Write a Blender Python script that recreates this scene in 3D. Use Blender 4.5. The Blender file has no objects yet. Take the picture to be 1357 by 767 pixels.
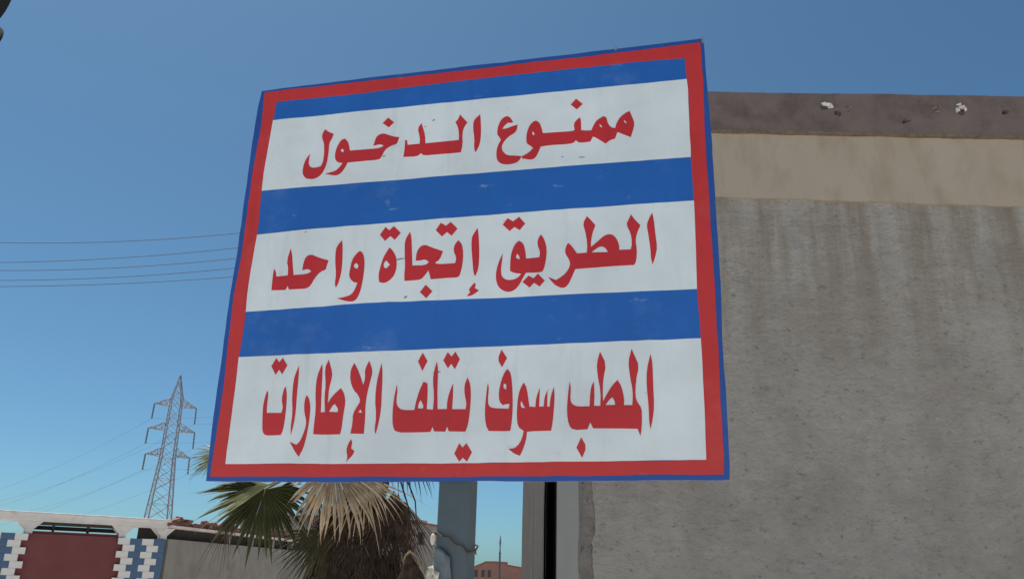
import bpy, bmesh, math, random
from mathutils import Vector, Matrix, noise
from mathutils.geometry import tessellate_polygon

scene = bpy.context.scene
COL = scene.collection
R = math.radians

# ---------------------------------------------------------------- camera
cam_data = bpy.data.cameras.new('camera')
cam_data.sensor_width = 36.0
cam_data.lens = 29.206
cam_data.clip_start = 0.05
cam_data.clip_end = 3000.0
cam = bpy.data.objects.new('camera', cam_data)
COL.objects.link(cam)
CAM_M = ((0.9996742, -0.0255236, 0.0), (-0.0084626, -0.3314521, -0.9434341), (0.0240799, 0.9431267, -0.3315601))
m4 = Matrix(CAM_M).to_4x4()
m4.translation = Vector((0, 0, 1.6))
cam.matrix_world = m4
scene.camera = cam

# ---------------------------------------------------------------- sky and sun
SUN_EL, SUN_AZ = R(72), R(-46)          # azimuth clockwise from +Y
world = bpy.data.worlds.new('World')
scene.world = world
world.use_nodes = True
wn = world.node_tree
for n in list(wn.nodes):
    wn.nodes.remove(n)
sky = wn.nodes.new('ShaderNodeTexSky')
sky.sky_type = 'NISHITA'
sky.sun_disc = False
sky.sun_elevation = SUN_EL
sky.sun_rotation = SUN_AZ
sky.altitude = 50
sky.air_density = 0.7
sky.dust_density = 1.1
sky.ozone_density = 3.5
bg = wn.nodes.new('ShaderNodeBackground')
bg.inputs['Strength'].default_value = 0.062
wo = wn.nodes.new('ShaderNodeOutputWorld')
tint = wn.nodes.new('ShaderNodeMix')          # the camera's cool white balance, the same all over the sky
tint.data_type = 'RGBA'
tint.blend_type = 'MULTIPLY'
tint.inputs['Factor'].default_value = 1.0
tint.inputs['B'].default_value = (0.62, 0.92, 0.94, 1)
wn.links.new(sky.outputs['Color'], tint.inputs['A'])
wn.links.new(tint.outputs['Result'], bg.inputs['Color'])
wn.links.new(bg.outputs['Background'], wo.inputs['Surface'])

sun_data = bpy.data.lights.new('sun', 'SUN')
sun_data.energy = 5.0
sun_data.angle = R(0.53)
sun_data.color = (1.0, 0.97, 0.92)
sun = bpy.data.objects.new('sun', sun_data)
COL.objects.link(sun)
sdir = Vector((math.sin(SUN_AZ) * math.cos(SUN_EL), math.cos(SUN_AZ) * math.cos(SUN_EL), math.sin(SUN_EL)))
sun.rotation_euler = sdir.to_track_quat('Z', 'Y').to_euler()
sun.location = sdir * 40

scene.view_settings.view_transform = 'Standard'
scene.view_settings.look = 'None'
scene.view_settings.gamma = 1.0
scene.view_settings.exposure = 0.90

# ---------------------------------------------------------------- helpers
def link(name, mesh, mat=None, parent=None):
    o = bpy.data.objects.new(name, mesh)
    COL.objects.link(o)
    if mat is not None and not mesh.materials:
        for mm in (mat if isinstance(mat, (list, tuple)) else [mat]):
            mesh.materials.append(mm)
    if parent is not None:
        o.parent = parent
    return o

def mesh_from(name, verts, faces, smooth=False):
    me = bpy.data.meshes.new(name)
    me.from_pydata([tuple(v) for v in verts], [], faces)
    me.update()
    if smooth:
        for p in me.polygons:
            p.use_smooth = True
    return me

def tag(o, label=None, cat=None, group=None, kind=None):
    if label: o['label'] = label
    if cat: o['category'] = cat
    if group: o['group'] = group
    if kind: o['kind'] = kind
    return o

def thing(name, label, cat, loc=(0, 0, 0), rot=None, group=None):
    o = bpy.data.objects.new(name, None)
    COL.objects.link(o)
    o.empty_display_size = 0.2
    if rot is not None:
        o.matrix_world = Matrix.Translation(loc) @ rot.to_4x4()
    else:
        o.location = loc
    return tag(o, label, cat, group)

class MB:
    """collects vertices and faces"""
    def __init__(self):
        self.v = []; self.f = []
    def add(self, vs, fs):
        n = len(self.v)
        self.v += [Vector(p) for p in vs]
        self.f += [[i + n for i in f] for f in fs]
    def box(self, lo, hi, M=None):
        x0, y0, z0 = lo; x1, y1, z1 = hi
        vs = [Vector(p) for p in ((x0,y0,z0),(x1,y0,z0),(x1,y1,z0),(x0,y1,z0),(x0,y0,z1),(x1,y0,z1),(x1,y1,z1),(x0,y1,z1))]
        if M is not None: vs = [M @ p for p in vs]
        self.add(vs, [(0,3,2,1),(4,5,6,7),(0,1,5,4),(1,2,6,5),(2,3,7,6),(3,0,4,7)])
    def tube(self, pts, rad, n=6, caps=True):
        pts = [Vector(p) for p in pts]
        rs = rad if isinstance(rad, (list, tuple)) else [rad] * len(pts)
        base = len(self.v)
        up = Vector((0, 0, 1))
        for i, p in enumerate(pts):
            d = (pts[min(i+1, len(pts)-1)] - pts[max(i-1, 0)]).normalized()
            a = d.cross(up)
            if a.length < 1e-3: a = d.cross(Vector((1, 0, 0)))
            a.normalize(); b = d.cross(a)
            for k in range(n):
                t = 2 * math.pi * k / n
                self.v.append(p + (a * math.cos(t) + b * math.sin(t)) * rs[i])
        for i in range(len(pts) - 1):
            for k in range(n):
                k2 = (k + 1) % n
                self.f.append([base+i*n+k, base+i*n+k2, base+(i+1)*n+k2, base+(i+1)*n+k])
        if caps:
            self.f.append([base + k for k in range(n)][::-1])
            self.f.append([base + (len(pts)-1)*n + k for k in range(n)])
    def build(self, name, mat, parent=None, smooth=False, bevel=0):
        me = mesh_from(name, self.v, self.f, smooth)
        bm = bmesh.new(); bm.from_mesh(me)
        bmesh.ops.recalc_face_normals(bm, faces=bm.faces)
        if bevel:
            bmesh.ops.bevel(bm, geom=[e for e in bm.edges if len(e.link_faces) == 2 and e.calc_face_angle(0) > 0.5], offset=bevel, segments=2, affect='EDGES', profile=0.6)
        bm.to_mesh(me); bm.free()
        if smooth:
            for p in me.polygons: p.use_smooth = True
        return link(name, me, mat, parent)

def slab(name, rings, y0, y1, mat, parent):
    """outline(s) in x/z (first ring outer, the rest holes) given thickness from y0 (front) to y1 (back)"""
    vs = []; fs = []
    for ring in rings:
        pts = [Vector((a, b)) for a, b in ring]
        area = sum(pts[i].x*pts[(i+1) % len(pts)].y - pts[(i+1) % len(pts)].x*pts[i].y for i in range(len(pts)))
    flat = [Vector((a, b, 0)) for ring in rings for a, b in ring]
    tris = tessellate_polygon([[Vector((a, b, 0)) for a, b in ring] for ring in rings])
    n = len(flat)
    vs = [(p.x, y0, p.y) for p in flat] + [(p.x, y1, p.y) for p in flat]
    fs = [tuple(t) for t in tris] + [tuple(i + n for i in t)[::-1] for t in tris]
    off = 0
    for ring in rings:
        L = len(ring)
        for i in range(L):
            j = (i + 1) % L
            fs.append((off+i, off+j, off+j+n, off+i+n))
        off += L
    me = mesh_from(name, vs, fs)
    bm = bmesh.new(); bm.from_mesh(me)
    bmesh.ops.recalc_face_normals(bm, faces=bm.faces)
    bm.to_mesh(me); bm.free()
    return link(name, me, mat, parent)

def soften(ring, ang=55):
    """round the gentle corners of a hand-traced outline, keep the sharp ones"""
    out = []
    n = len(ring)
    for i in range(n):
        a, b, c = Vector(ring[i-1]), Vector(ring[i]), Vector(ring[(i+1) % n])
        u, w = b - a, c - b
        if u.length < 1e-6 or w.length < 1e-6: continue
        if math.degrees(u.angle(w)) < ang:
            out.append(tuple(b - u * 0.25)); out.append(tuple(b + w * 0.25))
        else:
            out.append(tuple(b))
    return out

# ---------------------------------------------------------------- materials
def mat(name, col, rough=0.8, spec=0.3, var=None, scale=6.0, bump=0.0, bscale=60.0, stretch=(1, 1, 1), detail=6.0, metallic=0.0, extra=None, trans=0.0):
    m = bpy.data.materials.new(name)
    m.use_nodes = True
    nt = m.node_tree
    b = nt.nodes['Principled BSDF']
    b.inputs['Roughness'].default_value = rough
    b.inputs['Specular IOR Level'].default_value = spec
    b.inputs['Metallic'].default_value = metallic
    b.inputs['Base Color'].default_value = (*col, 1)
    tc = nt.nodes.new('ShaderNodeTexCoord')
    mp = nt.nodes.new('ShaderNodeMapping')
    mp.inputs['Scale'].default_value = stretch
    nt.links.new(tc.outputs['Object'], mp.inputs['Vector'])
    m['vec'] = 0
    last = None
    if var is not None:
        nz = nt.nodes.new('ShaderNodeTexNoise')
        nz.inputs['Scale'].default_value = scale
        nz.inputs['Detail'].default_value = detail
        nz.inputs['Roughness'].default_value = 0.62
        nt.links.new(mp.outputs['Vector'], nz.inputs['Vector'])
        cr = nt.nodes.new('ShaderNodeValToRGB')
        cr.color_ramp.elements[0].position = 0.32
        cr.color_ramp.elements[1].position = 0.68
        cr.color_ramp.elements[0].color = (*col, 1)
        cr.color_ramp.elements[1].color = (*var, 1)
        nt.links.new(nz.outputs['Fac'], cr.inputs['Fac'])
        last = cr.outputs['Color']
        nt.links.new(last, b.inputs['Base Color'])
    if bump > 0:
        nb = nt.nodes.new('ShaderNodeTexNoise')
        nb.inputs['Scale'].default_value = bscale
        nb.inputs['Detail'].default_value = 8
        nb.inputs['Roughness'].default_value = 0.7
        nt.links.new(mp.outputs['Vector'], nb.inputs['Vector'])
        bp = nt.nodes.new('ShaderNodeBump')
        bp.inputs['Strength'].default_value = 1.0
        bp.inputs['Distance'].default_value = bump
        nt.links.new(nb.outputs['Fac'], bp.inputs['Height'])
        nt.links.new(bp.outputs['Normal'], b.inputs['Normal'])
    if extra: extra(nt, b, mp, last)
    if trans > 0:
        t = nt.nodes.new('ShaderNodeBsdfTranslucent')
        mx = nt.nodes.new('ShaderNodeMixShader')
        mx.inputs['Fac'].default_value = trans
        if last is not None: nt.links.new(last, t.inputs['Color'])
        else: t.inputs['Color'].default_value = (*col, 1)
        out = nt.nodes['Material Output']
        nt.links.new(b.outputs['BSDF'], mx.inputs[1]); nt.links.new(t.outputs['BSDF'], mx.inputs[2])
        nt.links.new(mx.outputs['Shader'], out.inputs['Surface'])
    return m

def overlay(nt, b, mp, last, base, colour, scale, lo, hi, amount, stretch=(1, 1, 1), detail=5.0, offset=(0, 0, 0), rough=0.65):
    """second layer of wear or stain over what feeds the base colour; returns the new colour socket"""
    tc = nt.nodes.new('ShaderNodeTexCoord')
    m2 = nt.nodes.new('ShaderNodeMapping')
    m2.inputs['Scale'].default_value = stretch
    m2.inputs['Location'].default_value = offset
    nt.links.new(tc.outputs['Object'], m2.inputs['Vector'])
    nz = nt.nodes.new('ShaderNodeTexNoise')
    nz.inputs['Scale'].default_value = scale
    nz.inputs['Detail'].default_value = detail
    nz.inputs['Roughness'].default_value = rough
    nt.links.new(m2.outputs['Vector'], nz.inputs['Vector'])
    mr = nt.nodes.new('ShaderNodeMapRange')
    mr.inputs['From Min'].default_value = lo
    mr.inputs['From Max'].default_value = hi
    mr.inputs['To Min'].default_value = 0.0
    mr.inputs['To Max'].default_value = amount
    mr.clamp = True
    nt.links.new(nz.outputs['Fac'], mr.inputs['Value'])
    mx = nt.nodes.new('ShaderNodeMix')
    mx.data_type = 'RGBA'
    nt.links.new(mr.outputs['Result'], mx.inputs['Factor'])
    if last is not None: nt.links.new(last, mx.inputs['A'])
    else: mx.inputs['A'].default_value = (*base, 1)
    mx.inputs['B'].default_value = (*colour, 1)
    nt.links.new(mx.outputs['Result'], b.inputs['Base Color'])
    return mx.outputs['Result']

def paint(name, col, scuff, amount=0.5, rough=0.42):
    def ex(nt, b, mp, last):
        l = overlay(nt, b, mp, last, col, tuple(c * 0.80 for c in col), 2.2, 0.4, 0.65, 0.7, detail=6)
        l = overlay(nt, b, mp, l, col, tuple(c * 0.7 + s * 0.3 for c, s in zip(col, scuff)), 3.1, 0.57, 0.74, 0.6, offset=(2, 5, 1.4), detail=9, rough=0.7)
        l = overlay(nt, b, mp, l, col, tuple(c * 0.72 for c in col), 5.0, 0.55, 0.75, 0.5, stretch=(3.0, 1, 0.35), offset=(8, 0, 0), detail=5)
        l = overlay(nt, b, mp, l, col, scuff, 7.0, 0.62, 0.72, amount, stretch=(1, 1, 2.2), offset=(3, 1, 7), detail=10)
        l = overlay(nt, b, mp, l, col, tuple(c * 0.35 for c in col), 45.0, 0.70, 0.76, 0.55, offset=(9, 2, 4), detail=3)
    return mat(name, col, rough=rough, spec=0.4, bump=0.0006, bscale=26, extra=ex)

M = {}
M['white'] = paint('white_paint', (0.66, 0.71, 0.735), (0.42, 0.43, 0.42), 0.45)
M['blue'] = paint('blue_paint', (0.018, 0.115, 0.42), (0.26, 0.36, 0.55), 0.75)
M['edge_blue'] = paint('edge_blue_paint', (0.02, 0.075, 0.30), (0.10, 0.15, 0.3), 0.4)
M['red'] = paint('red_paint', (0.52, 0.034, 0.032), (0.55, 0.16, 0.12), 0.35)
M['letter'] = paint('letter_red_paint', (0.51, 0.026, 0.030), (0.25, 0.03, 0.05), 0.5)
M['steel'] = mat('painted_steel', (0.050, 0.072, 0.086), rough=0.5, spec=0.4, var=(0.075, 0.10, 0.115), scale=5, bump=0.0008, bscale=40,
                 extra=lambda nt, b, mp, last: overlay(nt, b, mp, last, (0, 0, 0), (0.12, 0.08, 0.055), 9, 0.56, 0.7, 0.6, stretch=(1, 1, 0.4)))

def concrete_extra(nt, b, mp, last):
    # faint blotches, fine grit and pits, short slanting float marks
    l = overlay(nt, b, mp, last, None, (0.24, 0.212, 0.185), 1.3, 0.45, 0.66, 0.60, stretch=(1, 1, 0.9), offset=(5, 0, 2), detail=9)
    l = overlay(nt, b, mp, l, None, (0.38, 0.355, 0.33), 3.4, 0.53, 0.70, 0.45, stretch=(0.9, 1, 1.2), offset=(1, 0, 9), detail=12, rough=0.75)
    l = overlay(nt, b, mp, l, None, (0.100, 0.092, 0.084), 13, 0.555, 0.66, 0.75, stretch=(0.8, 1, 1.15), offset=(7, 0, 3), detail=10, rough=0.8)
    l = overlay(nt, b, mp, l, None, (0.40, 0.39, 0.375), 30, 0.60, 0.70, 0.6, stretch=(0.8, 1, 1.3), offset=(3, 0, 8), detail=8, rough=0.8)
    l = overlay(nt, b, mp, l, None, (0.07, 0.065, 0.06), 42, 0.62, 0.70, 0.8, stretch=(0.7, 1, 1.2), offset=(6, 0, 5), detail=5, rough=0.7)
    # brown seepage under the plaster band, fading out as it runs down the wall
    streak = overlay(nt, b, mp, l, None, (0.19, 0.150, 0.11), 2.4, 0.42, 0.60, 0.85, stretch=(1.3, 1, 0.14), offset=(2, 0, 1), detail=7)
    tc = nt.nodes.new('ShaderNodeTexCoord'); sp = nt.nodes.new('ShaderNodeSeparateXYZ'); nt.links.new(tc.outputs['Object'], sp.inputs['Vector'])
    mr = nt.nodes.new('ShaderNodeMapRange'); mr.inputs['From Min'].default_value = 3.2; mr.inputs['From Max'].default_value = 5.5
    mr.inputs['To Min'].default_value = 0.10; mr.inputs['To Max'].default_value = 0.90
    nt.links.new(sp.outputs['Z'], mr.inputs['Value'])
    mx = nt.nodes.new('ShaderNodeMix'); mx.data_type = 'RGBA'
    nt.links.new(mr.outputs['Result'], mx.inputs['Factor']); nt.links.new(l, mx.inputs['A']); nt.links.new(streak, mx.inputs['B'])
    nt.links.new(mx.outputs['Result'], b.inputs['Base Color'])
M['concrete'] = mat('rough_render', (0.315, 0.286, 0.256), rough=0.95, spec=0.15, var=(0.37, 0.338, 0.305), scale=7, bump=0.022, bscale=20, stretch=(0.85, 1, 1.2), detail=10, extra=concrete_extra)
M['smooth_render'] = mat('smooth_render', (0.24, 0.245, 0.235), rough=0.9, spec=0.2, var=(0.29, 0.29, 0.275), scale=3, bump=0.003, bscale=12, stretch=(1, 1, 0.4))
M['seam_render'] = mat('seam_render', (0.19, 0.165, 0.15), rough=0.95, spec=0.15, var=(0.25, 0.23, 0.21), scale=8, bump=0.03, bscale=24,
                       extra=lambda nt, b, mp, last: overlay(nt, b, mp, last, None, (0.05, 0.042, 0.036), 15, 0.58, 0.66, 0.7, stretch=(1, 1, 0.6), detail=8))
M['column_render'] = mat('column_render', (0.15, 0.137, 0.128), rough=0.95, spec=0.15, var=(0.215, 0.198, 0.185), scale=4, bump=0.005, bscale=16, stretch=(1.4, 1, 0.25))
M['cream'] = mat('cream_plaster', (0.345, 0.285, 0.222), rough=0.85, spec=0.2, var=(0.37, 0.31, 0.245), scale=2.0, bump=0.002, bscale=14,
                 extra=lambda nt, b, mp, last: overlay(nt, b, mp, last, None, (0.26, 0.205, 0.15), 3, 0.48, 0.70, 0.6, stretch=(1.4, 1, 0.5)))
def band_extra(nt, b, mp, last):
    l = overlay(nt, b, mp, last, None, (0.095, 0.070, 0.066), 3.0, 0.46, 0.66, 0.75, detail=10)
    l = overlay(nt, b, mp, l, None, (0.21, 0.165, 0.155), 10, 0.64, 0.72, 0.55, stretch=(1, 1, 1.8), offset=(4, 0, 4), detail=8)
M['mauve'] = mat('mauve_band_paint', (0.142, 0.108, 0.100), rough=0.85, spec=0.2, var=(0.168, 0.128, 0.118), scale=5, bump=0.006, bscale=9, extra=band_extra)
M['tan_edge'] = mat('tan_edge', (0.20, 0.15, 0.11), rough=0.9, var=(0.12, 0.085, 0.065), scale=14, bump=0.003, bscale=30)
M['pale_plaster'] = mat('pale_plaster', (0.62, 0.60, 0.57), rough=0.95, var=(0.42, 0.38, 0.35), scale=22, bump=0.004, bscale=60)
M['dark_hole'] = mat('broken_spot_dark', (0.05, 0.04, 0.04), rough=1.0, var=(0.09, 0.07, 0.06), scale=30, bump=0.004)
M['void'] = mat('shade_dark_render', (0.035, 0.032, 0.03), rough=1.0, var=(0.05, 0.045, 0.04), scale=10, bump=0.004)  # near-black: shade of slots and recesses put into the colour
M['beam'] = mat('beam_plaster', (0.50, 0.47, 0.46), rough=0.9, spec=0.2, var=(0.62, 0.59, 0.58), scale=3, bump=0.003, bscale=20,
                extra=lambda nt, b, mp, last: overlay(nt, b, mp, last, None, (0.30, 0.26, 0.24), 3.5, 0.52, 0.7, 0.6, stretch=(1, 1, 2)))
M['tile_white'] = mat('white_glazed_tile', (0.66, 0.63, 0.61), rough=0.5, spec=0.4, var=(0.56, 0.54, 0.53), scale=5, bump=0.001)
M['tile_blue'] = mat('blue_glazed_tile', (0.045, 0.090, 0.170), rough=0.5, spec=0.4, var=(0.065, 0.12, 0.21), scale=5, bump=0.001)
M['maroon'] = mat('maroon_render', (0.145, 0.048, 0.050), rough=0.9, spec=0.15, var=(0.175, 0.060, 0.060), scale=2.5, bump=0.003, bscale=18)
M['rear_render'] = mat('rear_wall_render', (0.19, 0.175, 0.16), rough=0.95, spec=0.15, var=(0.25, 0.235, 0.215), scale=2.0, bump=0.006, bscale=10,
                       extra=lambda nt, b, mp, last: overlay(nt, b, mp, last, None, (0.16, 0.11, 0.10), 1.2, 0.5, 0.7, 0.6, offset=(3, 3, 3)))
M['pale_trim'] = mat('pale_trim', (0.62, 0.56, 0.52), rough=0.85, var=(0.42, 0.36, 0.33), scale=6, bump=0.003)
M['brick'] = mat('red_brick', (0.21, 0.085, 0.065), rough=0.95, var=(0.13, 0.065, 0.055), scale=9, bump=0.004, bscale=30)
M['far_brick'] = mat('far_brick', (0.25, 0.125, 0.105), rough=0.95, var=(0.20, 0.10, 0.085), scale=0.8, bump=0.0)
M['dark_glass'] = mat('dark_window', (0.02, 0.022, 0.025), rough=0.2, spec=0.5)
M['galv'] = mat('galvanised_steel', (0.21, 0.21, 0.235), rough=0.8, spec=0.2, metallic=0.0, var=(0.17, 0.17, 0.19), scale=0.8)  # bluish grey, with the haze of distance put into the colour
M['insulator'] = mat('insulator_brown', (0.10, 0.105, 0.12), rough=0.4, spec=0.5)
M['cable'] = mat('cable_black', (0.05, 0.06, 0.085), rough=0.9)
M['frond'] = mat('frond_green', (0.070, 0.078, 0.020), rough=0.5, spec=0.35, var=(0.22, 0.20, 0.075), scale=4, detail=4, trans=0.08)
M['frond_shaded'] = mat('frond_shaded_green', (0.020, 0.024, 0.007), rough=0.6, spec=0.25, var=(0.050, 0.052, 0.016), scale=6, trans=0.04)  # shaded copy of the frond green, the shade is in the colour
M['dry'] = mat('dry_frond', (0.52, 0.42, 0.30), rough=0.8, spec=0.2, var=(0.27, 0.19, 0.12), scale=13, detail=5, trans=0.10)  # brown variation also paints the shadows between the blades
M['dead'] = mat('dead_frond', (0.018, 0.012, 0.008), rough=0.9, spec=0.15, var=(0.085, 0.055, 0.04), scale=16, detail=6, trans=0.02)
M['trunk'] = mat('palm_trunk', (0.035, 0.024, 0.017), rough=0.95, var=(0.06, 0.042, 0.03), scale=8, bump=0.01, bscale=14)
M['petiole'] = mat('petiole', (0.16, 0.13, 0.055), rough=0.6, var=(0.24, 0.15, 0.08), scale=7)
M['leaf'] = mat('broad_leaf', (0.020, 0.018, 0.022), rough=0.95, spec=0.05, var=(0.03, 0.035, 0.025), scale=8, trans=0.05)
M['bark'] = mat('bark', (0.07, 0.055, 0.045), rough=0.95, bump=0.003)
M['sand'] = mat('sandy_ground', (0.43, 0.41, 0.37), rough=1.0, spec=0.1, var=(0.50, 0.475, 0.43), scale=0.5, bump=0.02, bscale=3)
M['plastic'] = mat('torn_plastic', (0.20, 0.23, 0.245), rough=0.5, spec=0.4, var=(0.12, 0.15, 0.17), scale=14, bump=0.004, bscale=30, trans=0.3)
M['rag'] = mat('pale_rag', (0.78, 0.73, 0.62), rough=0.9, var=(0.45, 0.40, 0.33), scale=25, bump=0.004, bscale=50, trans=0.1)
M['rope'] = mat('old_rope', (0.11, 0.085, 0.065), rough=0.95, var=(0.06, 0.05, 0.045), scale=30)
M['scratch'] = mat('grey_scratch', (0.25, 0.27, 0.30), rough=0.8, var=(0.12, 0.13, 0.16), scale=20)
# traced lettering and stripes, in board millimetres (x right, z up)
SIGN = {
    'outer': [(0, 1723),(-8, 1642),(-10, 1554),(-10, 1310),(-7, 922),(-12, 755),(-9, 404),(-7, 194),(0, 0),(401, -4),(987, -4),(1524, -3),(1941, 0),(1946, 239),(1945, 423),(1951, 730),(1951, 907),(1953, 1250),(1948, 1482),(1944, 1723),(1849, 1722),(1623, 1722),(901, 1724),(379, 1726),(208, 1726)],
    'red_outer': [(16, 1713),(22, 1550),(12, 1308),(16, 920),(6, 754),(18, 404),(16, 17),(986, 12),(1923, 17),(1926, 137),(1930, 424),(1930, 731),(1928, 909),(1928, 1252),(1932, 1484),(1931, 1705),(1849, 1704),(1623, 1702),(901, 1706),(380, 1712),(209, 1713)],
    'red_inner': [(83, 1658),(77, 1563),(67, 1303),(69, 1220),(76, 1015),(71, 900),(68, 750),(72, 675),(68, 485),(71, 402),(74, 64),(984, 60),(1869, 65),(1870, 138),(1873, 426),(1872, 486),(1868, 669),(1873, 913),(1874, 1017),(1871, 1200),(1874, 1491),(1871, 1543),(1869, 1639),(1846, 1641),(1622, 1650),(904, 1656),(386, 1650),(216, 1655)],
    'w1': [(77, 1563),(395, 1561),(1040, 1555),(1483, 1548),(1871, 1543),(1874, 1491),(1871, 1199),(1481, 1207),(1084, 1211),(599, 1215),(221, 1220),(69, 1220),(67, 1303)],
    'w2': [(76, 1015),(280, 1021),(706, 1023),(935, 1023),(1421, 1023),(1874, 1017),(1873, 913),(1868, 669),(1477, 675),(1073, 677),(643, 684),(320, 679),(72, 675),(68, 750),(71, 900)],
    'w3': [(68, 485),(503, 487),(962, 486),(1421, 487),(1872, 486),(1873, 426),(1870, 138),(1869, 65),(984, 60),(74, 64),(71, 402)],
}
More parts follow.
